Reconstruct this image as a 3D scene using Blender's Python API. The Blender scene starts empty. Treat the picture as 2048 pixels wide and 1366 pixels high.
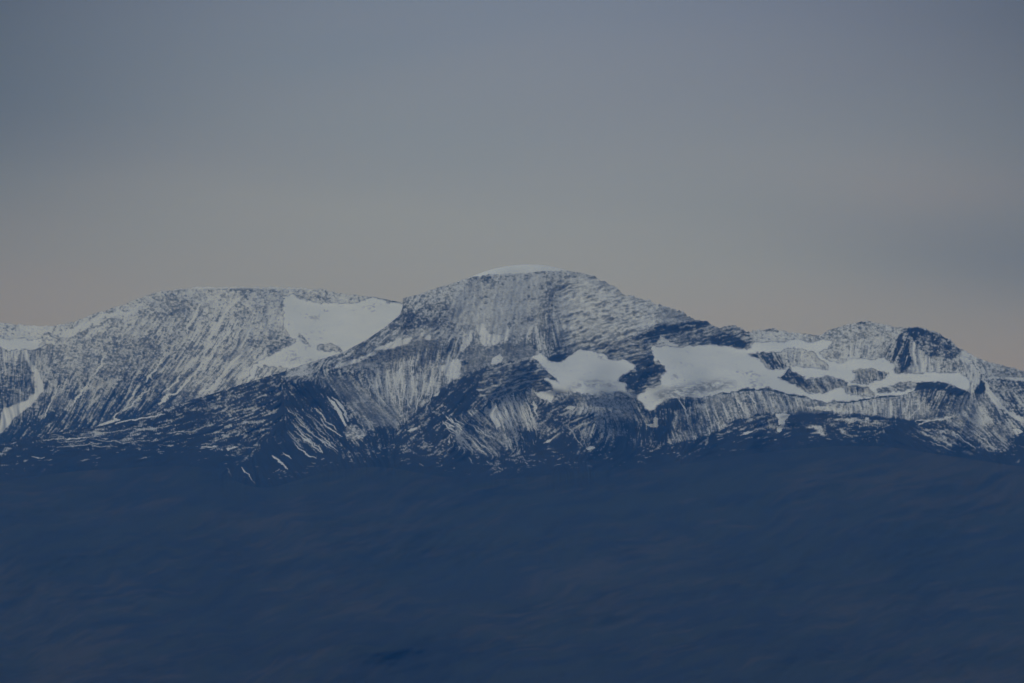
import bpy, math
import numpy as np
rad = math.radians

# ------------------------------------------------------------------ camera
IW, IH = 2048.0, 1366.0            # survey frame: bearings are noted in these units
HFOV = rad(8.5)
EYE = 70.0                         # eye height over the plain (m)
FPX = (IW / 2) / math.tan(HFOV / 2)
HORIZON = 1500.0                   # eye level lies below the frame
PITCH = math.atan((HORIZON - IH / 2) / FPX)

sc = bpy.context.scene
cam_d = bpy.data.cameras.new("camera")
cam = bpy.data.objects.new("camera", cam_d)
sc.collection.objects.link(cam)
cam.location = (0, 0, EYE)
cam.rotation_euler = (math.pi / 2 + PITCH, 0, 0)
cam_d.sensor_width = 36.0
cam_d.angle = HFOV
cam_d.clip_start = 1.0
cam_d.clip_end = 200000.0
sc.camera = cam

# ------------------------------------------------------------------ sky and light
SUN_EL, SUN_AZ = 44.0, 207.0       # azimuth clockwise from +Y
w = bpy.data.worlds.new("World"); sc.world = w; w.use_nodes = True
nt = w.node_tree; nt.nodes.clear()
N, L = nt.nodes.new, nt.links.new
out = N('ShaderNodeOutputWorld'); bg = N('ShaderNodeBackground')
sky = N('ShaderNodeTexSky'); sky.sky_type = 'NISHITA'; sky.sun_disc = False
sky.sun_elevation = rad(SUN_EL); sky.sun_rotation = rad(SUN_AZ)
sky.air_density = 1.0; sky.dust_density = 2.0
tc = N('ShaderNodeTexCoord'); sep = N('ShaderNodeSeparateXYZ')
L(tc.outputs['Generated'], sep.inputs[0])
# thin stratus: grey veil whose tone changes with height above the horizon, broken by soft banks
mp = N('ShaderNodeMapping'); mp.inputs['Scale'].default_value = (5.0, 5.0, 26.0)
mp.inputs['Location'].default_value = (3.1, 0.4, 0.9)
L(tc.outputs['Generated'], mp.inputs['Vector'])
nz = N('ShaderNodeTexNoise'); nz.inputs['Scale'].default_value = 1.0
nz.inputs['Detail'].default_value = 3.0; nz.inputs['Roughness'].default_value = 0.45
L(mp.outputs[0], nz.inputs['Vector'])
def math_node(op, a, b=None, c=None):
    m = N('ShaderNodeMath'); m.operation = op
    for i, v in enumerate((a, b, c)):
        if v is None: continue
        if isinstance(v, (int, float)): m.inputs[i].default_value = v
        else: L(v, m.inputs[i])
    return m.outputs[0]
nzc = math_node('SUBTRACT', nz.outputs['Fac'], 0.5)
hh = math_node('MULTIPLY_ADD', nzc, 0.030, sep.outputs['Z'])
xo = math_node('SUBTRACT', sep.outputs['X'], 0.004)
x2 = math_node('MULTIPLY', xo, xo)
low_ = math_node('SUBTRACT', 0.15, hh)
ramp = N('ShaderNodeValToRGB'); L(hh, ramp.inputs[0])
SKY = [(0.00, (2.1, 2.4, 3.2)), (0.056, (2.5, 2.74, 3.6)), (0.068, (2.6, 2.95, 3.95)), (0.078, (2.45, 2.85, 3.85)),
       (0.092, (1.92, 2.4, 3.5)), (0.110, (1.48, 1.85, 3.1)), (0.30, (2.2, 3.2, 5.8)), (1.00, (3.7, 5.3, 9.4))]
for i, (p, c) in enumerate(SKY):
    e = ramp.color_ramp.elements[i] if i < 1 else (ramp.color_ramp.elements[-1] if i == len(SKY) - 1 else ramp.color_ramp.elements.new(p))
    e.position = p
    e.color = (c[0], c[1], c[2], 1)
hgt = math_node('MULTIPLY_ADD', sep.outputs['Z'], 20.0, -1.15)          # 0 at the crests, 1 at the top of the view
hgt = math_node('MINIMUM', math_node('MAXIMUM', hgt, 0.0), 1.0)
x2 = math_node('MINIMUM', x2, 0.0075)
edge = math_node('MULTIPLY_ADD', math_node('MULTIPLY', x2, math_node('MULTIPLY_ADD', hgt, 78.0, 18.0)), -1.0, 1.0)
em = N('ShaderNodeMix'); em.data_type = 'RGBA'; em.blend_type = 'MULTIPLY'; em.inputs[0].default_value = 1.0
L(ramp.outputs[0], em.inputs[6]); L(edge, em.inputs[7])
# faint mauve banks drifting through the veil
mp2 = N('ShaderNodeMapping'); mp2.inputs['Scale'].default_value = (7.0, 7.0, 40.0); mp2.inputs['Rotation'].default_value = (0, 0.16, 0)
mp2.inputs['Location'].default_value = (7.3, 2.2, 4.6)
L(tc.outputs['Generated'], mp2.inputs['Vector'])
nz2 = N('ShaderNodeTexNoise'); nz2.inputs['Scale'].default_value = 1.0; nz2.inputs['Detail'].default_value = 5.0; nz2.inputs['Roughness'].default_value = 0.5
L(mp2.outputs[0], nz2.inputs['Vector'])
rp2 = N('ShaderNodeValToRGB'); L(nz2.outputs['Fac'], rp2.inputs[0])
rp2.color_ramp.elements[0].position = 0.32; rp2.color_ramp.elements[0].color = (0.95, 0.995, 1.0, 1)
rp2.color_ramp.elements[1].position = 0.68; rp2.color_ramp.elements[1].color = (1.05, 0.985, 0.975, 1)
em2 = N('ShaderNodeMix'); em2.data_type = 'RGBA'; em2.blend_type = 'MULTIPLY'; em2.inputs[0].default_value = 1.0
L(em.outputs[2], em2.inputs[6]); L(rp2.outputs[0], em2.inputs[7])
wf = math_node('MULTIPLY', math_node('MULTIPLY', x2, 100.0), math_node('SUBTRACT', 1.0, hgt))
em3 = N('ShaderNodeMix'); em3.data_type = 'RGBA'; em3.blend_type = 'MULTIPLY'; L(wf, em3.inputs[0])
L(em2.outputs[2], em3.inputs[6]); em3.inputs[7].default_value = (1.03, 0.97, 0.86, 1)
sky_col = em3.outputs[2]
# darker banks of cloud: centre x, centre z, half width, half height, slant, tint
for bx, bz, bw, bh, sl, tint in ((0.080, 0.0725, 0.036, 0.0095, 0.10, (0.66, 0.69, 0.80, 1)), (-0.076, 0.090, 0.030, 0.0130, -0.12, (0.78, 0.83, 0.90, 1)),
                                 (0.080, 0.108, 0.030, 0.012, 0.0, (0.93, 0.94, 0.93, 1)), (0.058, 0.083, 0.022, 0.006, 0.1, (1.16, 1.09, 1.03, 1)),
                                 (-0.020, 0.100, 0.020, 0.004, -0.15, (0.94, 0.97, 1.0, 1)), (-0.030, 0.078, 0.030, 0.004, 0.06, (1.03, 1.02, 1.0, 1))):
    dx_ = math_node('SUBTRACT', sep.outputs['X'], bx)
    dz_ = math_node('MULTIPLY_ADD', dx_, sl, math_node('MULTIPLY_ADD', nzc, 0.012, math_node('SUBTRACT', sep.outputs['Z'], bz)))
    qx = math_node('POWER', math_node('ABSOLUTE', math_node('MULTIPLY', dx_, 1 / bw)), 2.0)
    qz = math_node('POWER', math_node('ABSOLUTE', math_node('MULTIPLY', dz_, 1 / bh)), 2.0)
    g_ = math_node('EXPONENT', math_node('MULTIPLY', math_node('ADD', qx, qz), -1.0))
    m_ = N('ShaderNodeMix'); m_.data_type = 'RGBA'; m_.blend_type = 'MULTIPLY'; L(g_, m_.inputs[0])
    L(sky_col, m_.inputs[6]); m_.inputs[7].default_value = tint; sky_col = m_.outputs[2]
mixs = N('ShaderNodeMix'); mixs.data_type = 'RGBA'; mixs.inputs[0].default_value = 0.88
L(sky.outputs[0], mixs.inputs[6]); L(sky_col, mixs.inputs[7])
L(mixs.outputs[2], bg.inputs['Color']); bg.inputs['Strength'].default_value = 0.1
L(bg.outputs[0], out.inputs['Surface'])

sd = bpy.data.lights.new("sun", 'SUN'); sd.energy = 0.95; sd.angle = rad(20); sd.color = (0.76, 0.89, 1.0)
sun = bpy.data.objects.new("sun", sd); sc.collection.objects.link(sun)
sun.rotation_euler = (rad(90 - SUN_EL), 0, rad(180 - SUN_AZ))

sc.view_settings.view_transform = 'Standard'
sc.view_settings.look = 'None'
sc.view_settings.gamma = 1
sc.view_settings.exposure = 0.0
sc.render.engine = 'CYCLES'
sc.render.resolution_x, sc.render.resolution_y = 1024, 683

# ------------------------------------------------------------------ numpy helpers
rng = np.random.default_rng(11)
X0, X1, Y0, Y1 = -600, 2650, 500, 1010          # bearings covered by the mountain survey
WX, HY = X1 - X0, Y1 - Y0
GX, GY = np.meshgrid(np.arange(X0, X1, dtype=np.float32), np.arange(Y0, Y1, dtype=np.float32))

def sample(a, x, y):
    """bilinear lookup with clamped edges; x, y in array units"""
    h, w_ = a.shape
    x = np.clip(x, 0, w_ - 1.001); y = np.clip(y, 0, h - 1.001)
    xi = x.astype(np.int32); yi = y.astype(np.int32)
    fx = (x - xi).astype(np.float32); fy = (y - yi).astype(np.float32)
    return ((a[yi, xi] * (1 - fx) + a[yi, xi + 1] * fx) * (1 - fy)
            + (a[yi + 1, xi] * (1 - fx) + a[yi + 1, xi + 1] * fx) * fy)

def vnoise(x, y, sx, sy, seed):
    """smooth value noise, standard deviation about one"""
    r = np.random.default_rng(seed)
    xs, ys = x / sx, y / sy
    xs = xs - xs.min(); ys = ys - ys.min()
    g = r.standard_normal((int(ys.max()) + 3, int(xs.max()) + 3)).astype(np.float32)
    xi = np.floor(xs); yi = np.floor(ys)
    fx = xs - xi; fy = ys - yi
    fx = fx * fx * (3 - 2 * fx); fy = fy * fy * (3 - 2 * fy)
    return sample(g, xi + np.clip(fx, 0, .999), yi + np.clip(fy, 0, .999)) * 1.45

def fbm(x, y, sx, sy, seed, oc=4, gain=.6):
    t = 0; a = 1; n = 0
    for i in range(oc):
        an = .45 + 1.1 * i; u, v = x / sx * 2 ** i, y / sy * 2 ** i     # octaves turned against each other
        t = t + a * vnoise(u * math.cos(an) - v * math.sin(an), u * math.sin(an) + v * math.cos(an), 1, 1, seed + i); n += a * a; a *= gain
    return t / math.sqrt(n)

def blur(a, rx, ry):
    for ax, r in ((1, rx), (0, ry)):
        r = int(r)
        if r < 1: continue
        for _ in range(2):
            p = np.pad(a, [(r + 1, r) if i == ax else (0, 0) for i in (0, 1)], mode='edge')
            c = np.cumsum(p, axis=ax, dtype=np.float64)
            if ax == 1: a = ((c[:, 2 * r + 1:] - c[:, :-2 * r - 1]) / (2 * r + 1)).astype(np.float32)
            else: a = ((c[2 * r + 1:] - c[:-2 * r - 1]) / (2 * r + 1)).astype(np.float32)
    return a

def unit(a):
    a = a - a.mean(); return a / a.std()

WARPX = fbm(GX, GY, 22, 14, 71, 4, .7); WARPY = fbm(GX, GY, 22, 14, 81, 4, .7)
def poly_mask(pts, soft=1, warp=1.5):
    pts = np.array(pts, np.float32)
    pad = 14
    i0 = max(0, int(pts[:, 0].min() - X0 - pad)); i1 = min(WX, int(pts[:, 0].max() - X0 + pad))
    j0 = max(0, int(pts[:, 1].min() - Y0 - pad)); j1 = min(HY, int(pts[:, 1].max() - Y0 + pad))
    sx = GX[j0:j1, i0:i1] + WARPX[j0:j1, i0:i1] * warp; sy = GY[j0:j1, i0:i1] + WARPY[j0:j1, i0:i1] * warp * .7
    ins = np.zeros(sx.shape, bool)
    n = len(pts)
    for k in range(n):
        xa, ya = pts[k]; xb, yb = pts[(k + 1) % n]
        if ya == yb: continue
        c = ((sy >= min(ya, yb)) & (sy < max(ya, yb)))
        ins ^= c & (sx < (xb - xa) * (sy - ya) / (yb - ya) + xa)
    m = np.zeros((HY, WX), np.float32); m[j0:j1, i0:i1] = ins
    if soft:
        ja, jb = max(0, j0 - 30), min(HY, j1 + 30); ia, ib = max(0, i0 - 30), min(WX, i1 + 30)
        m[ja:jb, ia:ib] = blur(m[ja:jb, ia:ib], soft, soft)
    return m

def line_dist(pts, pad=200):
    """distance to a polyline (and its 0-1 position along it), on a quarter grid inside its box"""
    pts = np.array(pts, np.float32)
    gx, gy = GX[::4, ::4], GY[::4, ::4]
    best = np.full(gx.shape, 1e9, np.float32); tt = np.zeros(gx.shape, np.float32)
    n = len(pts) - 1
    for k in range(n):
        a, b = pts[k], pts[k + 1]; d = b - a; q = float(d @ d) + 1e-6
        t = np.clip(((gx - a[0]) * d[0] + (gy - a[1]) * d[1]) / q, 0, 1)
        e = np.hypot(gx - a[0] - t * d[0], gy - a[1] - t * d[1])
        m = e < best; best[m] = e[m]; tt[m] = (k + t[m]) / n
    ux, uy = (GX - X0) / 4, (GY - Y0) / 4
    return sample(best, ux, uy), sample(tt, ux, uy)

def stroke(m, pts, wd, val=1.0, wob=1.0):
    """snow lying along a gully: raises cover along a thin wobbling line"""
    pts = np.array(pts, np.float32)
    j0 = max(0, int(pts[:, 1].min() - Y0 - 12)); j1 = min(HY, int(pts[:, 1].max() - Y0 + 12))
    i0 = max(0, int(pts[:, 0].min() - X0 - 12)); i1 = min(WX, int(pts[:, 0].max() - X0 + 12))
    sx = GX[j0:j1, i0:i1] + WARPX[j0:j1, i0:i1] * wob; sy = GY[j0:j1, i0:i1] + WARPY[j0:j1, i0:i1] * wob
    best = np.full(sx.shape, 1e9, np.float32); n = len(pts) - 1; tt = np.zeros(sx.shape, np.float32)
    for k in range(n):
        a, b = pts[k], pts[k + 1]; d = b - a; q = float(d @ d) + 1e-6
        t = np.clip(((sx - a[0]) * d[0] + (sy - a[1]) * d[1]) / q, 0, 1)
        e = np.hypot(sx - a[0] - t * d[0], sy - a[1] - t * d[1]); mm = e < best
        best[mm] = e[mm]; tt[mm] = (k + t[mm]) / n
    ww = wd * (0.35 + 0.65 * np.sin(np.clip(tt, .03, .97) * math.pi) ** .6)
    v = np.clip((ww - best) / 1.2 + .5, 0, 1) * val
    m[j0:j1, i0:i1] = np.maximum(m[j0:j1, i0:i1], v)

def controls(tab):
    """spread hand-noted samples (x, y, cover, fall-line angle, kind) over the survey"""
    st = 8
    gx, gy = GX[::st, ::st], GY[::st, ::st]
    acc = np.zeros((7,) + gx.shape, np.float32); ws = np.zeros(gx.shape, np.float32)
    for x, y, cv, an, kd in tab:
        d2 = (gx - x) ** 2 + ((gy - y) * 1.5) ** 2 + 60
        ww = 1 / d2 ** 1.7
        wt = {'s': (1, .3, 0, 0), 'p': (.2, 1, 0, .15), 't': (.1, .5, 1.0, .2), 'm': (.6, .7, .15, .1), 'd': (.25, .9, 0, 1), 'f': (.9, .4, 0, .7)}[kd]
        a = rad(an); cv = min(max(cv, .02), .97)
        vals = (math.log(cv / (1 - cv)), math.cos(a), math.sin(a)) + wt
        for i, v in enumerate(vals): acc[i] += ww * v
        ws += ww
    acc /= ws
    ux, uy = (GX - X0) / st, (GY - Y0) / st
    return [sample(acc[i], ux, uy) for i in range(7)]

def lic(cx, cy, noise, steps, h=1.3):
    """noise smeared along the fall line: gullies and runnels"""
    tot = noise.copy()
    nrm = np.hypot(cx, cy) + 1e-6; cx = cx / nrm; cy = cy / nrm
    for sg in (1, -1):
        px = GX - X0; py = GY - Y0
        for k in range(steps):
            xi = np.clip(px, 0, WX - 1).astype(np.int32); yi = np.clip(py, 0, HY - 1).astype(np.int32)
            px = px + sg * h * cx[yi, xi]; py = py + sg * h * cy[yi, xi]
            xi = np.clip(px + .5, 0, WX - 1).astype(np.int32); yi = np.clip(py + .5, 0, HY - 1).astype(np.int32)
            tot += noise[yi, xi] * (1 - (k + 1) / (steps + 1))
    return unit(tot)

def local_unit(a, r=60):
    m = blur(a, r, r); v = blur((a - m) ** 2, r, r)
    return (a - m) / np.sqrt(v + 1e-4)

def paint(tab, overrides, strata_tilt, seed, bias=0):
    """returns snow cover 0..1, gully relief, slope kind maps"""
    lg, cx, cy, ws, wp, wt, wd = controls(tab)
    for o in overrides:
        m = poly_mask(o['p'], o.get('soft', 2), o.get('warp', 1.5))
        cv = o['c']; v = math.log(cv / (1 - cv)); lg = lg * (1 - m) + v * m
        if 'a' in o:
            cx = cx * (1 - m) + math.cos(rad(o['a'])) * m; cy = cy * (1 - m) + math.sin(rad(o['a'])) * m
        if 'k' in o:
            a, b, c, d = {'s': (1, .3, 0, 0), 'p': (.2, 1, 0, 0), 't': (.1, .45, 1.05, .1), 'm': (.6, .7, .15, 0), 'd': (.25, .9, 0, 1), 'f': (.9, .4, 0, .7)}[o['k']]
            ws = ws * (1 - m) + a * m; wp = wp * (1 - m) + b * m; wt = wt * (1 - m) + c * m; wd = wd * (1 - m) + d * m
    lg = lg + bias
    r = np.random.default_rng(seed)
    wn = r.standard_normal((HY, WX)).astype(np.float32)
    fine = local_unit(lic(cx, cy, blur(wn, 0, 1), 7))
    wn2 = blur(r.standard_normal((HY, WX)).astype(np.float32), 1, 1)
    mid = local_unit(lic(cx, cy, wn2, 13))
    wn3 = blur(r.standard_normal((HY, WX)).astype(np.float32), 2, 2)
    broad = local_unit(lic(cx, cy, wn3, 26), 90)
    grit = fbm(GX, GY, 3.6, 2.8, seed + 61, 2, .8)
    streak = fine * .72 + mid * .66 + broad * .32 + grit * .45
    streak = streak * (1 + .25 * vnoise(GX, GY, 40, 30, seed + 4))
    speck = .62 * fbm(GX, GY, 7, 4.2, seed + 9, 2, .9) + .62 * grit
    cl = fbm(GX, GY, 46, 26, seed + 19, 3, .6)
    tl = math.tan(rad(strata_tilt))
    wv = GY + GX * tl + 2.5 * vnoise(GX, GY, 110, 70, seed + 31) + .8 * vnoise(GX, GY, 14, 10, seed + 33)
    st = .85 * vnoise(GX, wv, 7.5, 2.3, seed + 41) + .6 * vnoise(GX * .05, wv, 3, 3.1, seed + 42) + .45 * np.sin(wv * (2 * math.pi / 7.3) + 1.3 * vnoise(GX, GY, 60, 40, seed + 46))
    st = st * (.85 + .2 * vnoise(GX, GY, 34, 16, seed + 43)) / 1.1
    z = ws * streak + wp * speck + wt * st * 1.25 + .38 * cl
    z = z / np.sqrt(ws ** 2 + wp ** 2 + (wt * 1.2) ** 2 + .15)
    cov = 1 / (1 + np.exp(-(1.75 * z + 1.35 * lg)))
    mean = 1 / (1 + np.exp(-1.1 * lg)); mx = .34 + .38 * wd; cov = cov * (1 - mx) + mx * mean
    # bare boulders and outcrops poking through the dusting
    bare = 1 / (1 + np.exp(-(fbm(GX, GY, 6, 4, seed + 91, 2, .7) + .9 * fbm(GX, GY, 50, 26, seed + 95, 3, .6) - 2.3) * 4)); cov = cov * (1 - .6 * bare * np.clip(wd + wp - ws, 0, 1))
    gul = ws * (.5 * mid + 1.0 * broad) + wt * st * .9 + wp * .35 * speck
    return cov.astype(np.float32), gul.astype(np.float32)

def line_y(pts, x):
    p = np.array(pts, float); return np.interp(x, p[:, 0], p[:, 1])

def smooth_y(pts, x):
    g = np.arange(X0 - 300, X1 + 300, 1.0); v = line_y(pts, g)
    for _ in range(3): v = np.convolve(np.pad(v, 30, mode='edge'), np.ones(61) / 61, 'valid')
    return np.interp(x, g, v)

def rays(px, py):
    """world direction with y = 1 for bearings in survey units"""
    u = (px - IW / 2) / FPX; v = (IH / 2 - py) / FPX
    c, s = math.cos(PITCH), math.sin(PITCH)
    fy = c - v * s; fz = s + v * c
    return u / fy, fz / fy

def grid_mesh(name, P, attrs, mat, mask=None, smooth=True):
    """P: rows x cols x 3"""
    h, w_ = P.shape[:2]
    idx = np.arange(h * w_, dtype=np.int32).reshape(h, w_)
    q = np.stack([idx[:-1, :-1], idx[1:, :-1], idx[1:, 1:], idx[:-1, 1:]], -1)
    if mask is not None: q = q[mask]
    q = q.reshape(-1, 4)
    used = np.unique(q); remap = np.zeros(h * w_, np.int32); remap[used] = np.arange(len(used))
    q = remap[q]; V = P.reshape(-1, 3)[used]
    me = bpy.data.meshes.new(name)
    me.vertices.add(len(V)); me.vertices.foreach_set('co', V.astype(np.float32).ravel())
    me.loops.add(q.size); me.loops.foreach_set('vertex_index', q.ravel())
    me.polygons.add(len(q)); me.polygons.foreach_set('loop_start', np.arange(0, q.size, 4, dtype=np.int32))
    me.polygons.foreach_set('use_smooth', np.full(len(q), smooth))
    me.update(calc_edges=True)
    for k, a in attrs.items():
        at = me.attributes.new(k, 'FLOAT', 'POINT')
        at.data.foreach_set('value', a.reshape(-1)[used].astype(np.float32))
    me.materials.append(mat)
    o = bpy.data.objects.new(name, me); sc.collection.objects.link(o)
    return o

def tag(o, label, cat, kind='structure'):
    o['label'] = label; o['category'] = cat; o['kind'] = kind
    return o

# ------------------------------------------------------------------ materials
def slope_material(name, rock=(.020, .023, .027), rock2=(.034, .034, .035), grass=None):
    m = bpy.data.materials.new(name); m.use_nodes = True
    n, l = m.node_tree.nodes, m.node_tree.links
    bs = n['Principled BSDF']; bs.inputs['Roughness'].default_value = .95
    bs.inputs['Specular IOR Level'].default_value = .15
    tcn = n.new('ShaderNodeTexCoord')
    def noise(scale, det, sc3=(1, 1, 1), rough=.6):
        mpn = n.new('ShaderNodeMapping'); mpn.inputs['Scale'].default_value = sc3
        l.new(tcn.outputs['Object'], mpn.inputs[0])
        z = n.new('ShaderNodeTexNoise'); z.inputs['Scale'].default_value = scale
        z.inputs['Detail'].default_value = det; z.inputs['Roughness'].default_value = rough
        l.new(mpn.outputs[0], z.inputs['Vector']); return z.outputs['Fac']
    def mth(op, a, b=None, c=None, clamp=False):
        q = n.new('ShaderNodeMath'); q.operation = op; q.use_clamp = clamp
        for i, v in enumerate((a, b, c)):
            if v is None: continue
            if isinstance(v, (int, float)): q.inputs[i].default_value = v
            else: l.new(v, q.inputs[i])
        return q.outputs[0]
    def mix(f, a, b):
        q = n.new('ShaderNodeMix'); q.data_type = 'RGBA'
        l.new(f, q.inputs[0])
        for i, v in ((6, a), (7, b)):
            if isinstance(v, tuple): q.inputs[i].default_value = (*v, 1)
            else: l.new(v, q.inputs[i])
        return q.outputs[2]
    big = noise(.004, 4); fine = noise(.16, 3, (1, .25, 1.4), .7)
    tint = mth('MULTIPLY_ADD', big, 2.4, -.7, True)
    base = mix(tint, rock, rock2)
    if grass:
        at2 = n.new('ShaderNodeAttribute'); at2.attribute_name = 'veg'
        base = mix(at2.outputs['Fac'], base, grass[0])
        at3 = n.new('ShaderNodeAttribute'); at3.attribute_name = 'heath'
        base = mix(at3.outputs['Fac'], base, grass[1])
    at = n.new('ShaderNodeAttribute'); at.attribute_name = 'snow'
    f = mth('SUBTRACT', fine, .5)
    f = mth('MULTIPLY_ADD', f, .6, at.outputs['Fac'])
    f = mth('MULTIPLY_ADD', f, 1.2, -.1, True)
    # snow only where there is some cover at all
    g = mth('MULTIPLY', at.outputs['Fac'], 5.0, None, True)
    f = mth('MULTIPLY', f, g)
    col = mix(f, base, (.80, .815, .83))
    l.new(col, bs.inputs['Base Color'])
    return m

def ice_material(name, lo=(.80, .83, .86, 1), hi=(.87, .89, .91, 1)):
    m = bpy.data.materials.new(name); m.use_nodes = True
    n, l = m.node_tree.nodes, m.node_tree.links
    bs = n['Principled BSDF']; bs.inputs['Roughness'].default_value = .8
    bs.inputs['Specular IOR Level'].default_value = .2
    tcn = n.new('ShaderNodeTexCoord'); mpn = n.new('ShaderNodeMapping')
    mpn.inputs['Scale'].default_value = (1, .3, 2.0); l.new(tcn.outputs['Object'], mpn.inputs[0])
    z = n.new('ShaderNodeTexNoise'); z.inputs['Scale'].default_value = .012; z.inputs['Detail'].default_value = 6
    z.inputs['Roughness'].default_value = .6
    l.new(mpn.outputs[0], z.inputs['Vector'])
    rp = n.new('ShaderNodeValToRGB'); l.new(z.outputs['Fac'], rp.inputs[0])
    rp.color_ramp.elements[0].position = .3; rp.color_ramp.elements[0].color = lo
    rp.color_ramp.elements[1].position = .65; rp.color_ramp.elements[1].color = hi
    at = n.new('ShaderNodeAttribute'); at.attribute_name = 'dirt'
    q = n.new('ShaderNodeMix'); q.data_type = 'RGBA'; l.new(at.outputs['Fac'], q.inputs[0])
    l.new(rp.outputs[0], q.inputs[6]); q.inputs[7].default_value = (.16, .16, .17, 1)
    l.new(q.outputs[2], bs.inputs['Base Color'])
    return m

M_ROCK = slope_material('snowy_rock')
M_HEATH = slope_material('heath', grass=((.038, .040, .026), (.072, .058, .032)))
M_ICE = ice_material('glacier_snow')
M_CAP = ice_material('fresh_snow', (.92, .94, .95, 1), (.95, .96, .96, 1))

# ------------------------------------------------------------------ survey notes
CREST_A = [(-600, 690), (-300, 660), (-120, 640), (0, 645), (40, 650), (90, 653), (130, 649), (180, 632), (215, 619), (270, 600),
           (320, 583), (360, 577), (400, 576), (480, 574.5), (560, 576), (640, 577), (665, 583), (700, 590), (740, 595),
           (775, 598), (800, 603), (860, 615), (1000, 660)]
CREST_B = [(-600, 935), (-300, 915), (-100, 900), (0, 888), (60, 873), (130, 862), (200, 852), (265, 838), (330, 815), (400, 795), (480, 770),
           (560, 745), (620, 725), (690, 703), (740, 675), (775, 651), (800, 629), (806, 612), (796, 601), (812, 595), (850, 583), (880, 574),
           (905, 566), (925, 558), (950, 553), (1000, 549), (1060, 545), (1110, 541), (1160, 543), (1190, 553), (1215, 566),
           (1230, 572), (1242, 583), (1262, 591), (1290, 600), (1315, 607), (1338, 612), (1345, 620), (1366, 620), (1376, 632),
           (1392, 640), (1412, 641), (1425, 649), (1445, 654), (1470, 650), (1482, 658), (1498, 663), (1520, 660), (1545, 657),
           (1570, 662), (1600, 667), (1640, 668), (1655, 660), (1690, 650), (1715, 645), (1735, 643), (1765, 649), (1790, 655),
           (1815, 656), (1835, 655), (1860, 660), (1880, 668), (1900, 680), (1915, 696), (1950, 712), (1990, 728), (2048, 741),
           (2150, 765), (2300, 790), (2650, 850)]
# where the snowy ground passes into the bare foothill
SPLIT = [(-600, 985), (0, 965), (120, 945), (260, 935), (400, 930), (520, 985), (640, 945), (760, 930), (880, 955), (1000, 960), (1150, 945),
         (1300, 935), (1400, 925), (1500, 908), (1600, 897), (1700, 890), (1780, 893), (1850, 905), (1920, 915), (1985, 925), (2048, 935), (2300, 960), (2650, 985)]

T_A = [(-200, 720, 0.5, 110, 'm'), (-200, 850, 0.18, 110, 's'), (30, 655, 0.72, 100, 'p'), (90, 668, 0.72, 100, 'p'), (150, 658, 0.55, 120, 'm'), (200, 640, 0.62, 140, 'm'), (250, 612, 0.72, 130, 'p'),
       (320, 600, 0.6, 120, 'p'), (400, 592, 0.66, 110, 'p'), (500, 592, 0.72, 115, 'p'), (600, 588, 0.62, 110, 'p'), (700, 597, 0.6, 100, 'p'),
       (790, 605, 0.4, 100, 'p'),
       (300, 650, 0.6, 125, 'm'), (400, 630, 0.7, 120, 'm'), (370, 612, 0.45, 115, 'p'), (350, 680, 0.48, 125, 'm'), (300, 700, 0.4, 120, 'p'), (250, 715, 0.38, 115, 'p'), (200, 740, 0.38, 115, 'p'),
       (330, 740, 0.35, 128, 's'), (420, 680, 0.66, 122, 's'), (450, 720, 0.55, 128, 's'), (510, 660, 0.66, 115, 'm'), (548, 690, 0.38, 110, 'p'), (550, 640, 0.7, 105, 'm'),
       (500, 730, 0.66, 128, 's'), (400, 760, 0.5, 135, 's'), (300, 780, 0.228, 120, 's'), (250, 800, 0.27, 118, 's'), (200, 830, 0.216, 118, 's'), (130, 800, 0.252, 115, 's'),
       (100, 740, 0.38, 110, 'm'), (150, 700, 0.55, 118, 'm'), (110, 850, 0.132, 128, 's'), (60, 872, 0.048, 135, 's'), (160, 858, 0.09, 130, 's'), (250, 828, 0.12, 135, 's'), (330, 800, 0.21, 138, 's'),
       (30, 735, 0.3, 88, 'm'), (15, 770, 0.252, 85, 'm'), (30, 712, 0.62, 88, 's'), (45, 795, 0.27, 88, 's'), (70, 720, 0.5, 95, 's'), (10, 820, 0.21, 80, 's'), (660, 700, 0.4, 90, 'p')]
O_A = [
    dict(p=[(253, 623), (205, 628), (157, 652), (118, 674), (139, 675), (176, 655), (222, 637)], c=.96, soft=1),
    dict(p=[(231, 641), (190, 657), (165, 678), (180, 678), (205, 662)], c=.9, soft=2),
    dict(p=[(51, 697), (62, 727), (70, 734), (82, 752), (86, 782), (66, 806), (33, 831), (15, 853), (-20, 880), (-2, 850), (9, 818), (29, 811), (55, 800), (70, 788), (73, 763), (64, 741), (48, 712)], c=.97, soft=1),
    dict(p=[(231, 836), (243, 840), (205, 850), (190, 853), (212, 844)], c=.97, soft=0, warp=.6),
]
S_A = [([(461, 661), (430, 700), (384, 749), (351, 785), (315, 807)], 3.2), ([(490, 700), (460, 735), (430, 768), (400, 785)], 3.2),
       ([(530, 705), (505, 735), (480, 757), (470, 775)], 4), ([(280, 770), (262, 800), (240, 825), (222, 838)], 2.4),
       ([(335, 700), (310, 740), (290, 765)], 2.0), ([(400, 610), (385, 640), (372, 665)], 3), ([(470, 600), (440, 640), (415, 680)], 3),
       ([(215, 700), (200, 735), (180, 760)], 2), ([(120, 770), (105, 800), (88, 835)], 1.6), ([(300, 775), (260, 815), (235, 828)], 1.8),
       ([(180, 760), (160, 790), (140, 815)], 1.8), ([(375, 730), (350, 765), (325, 790)], 1.6)]

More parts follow.
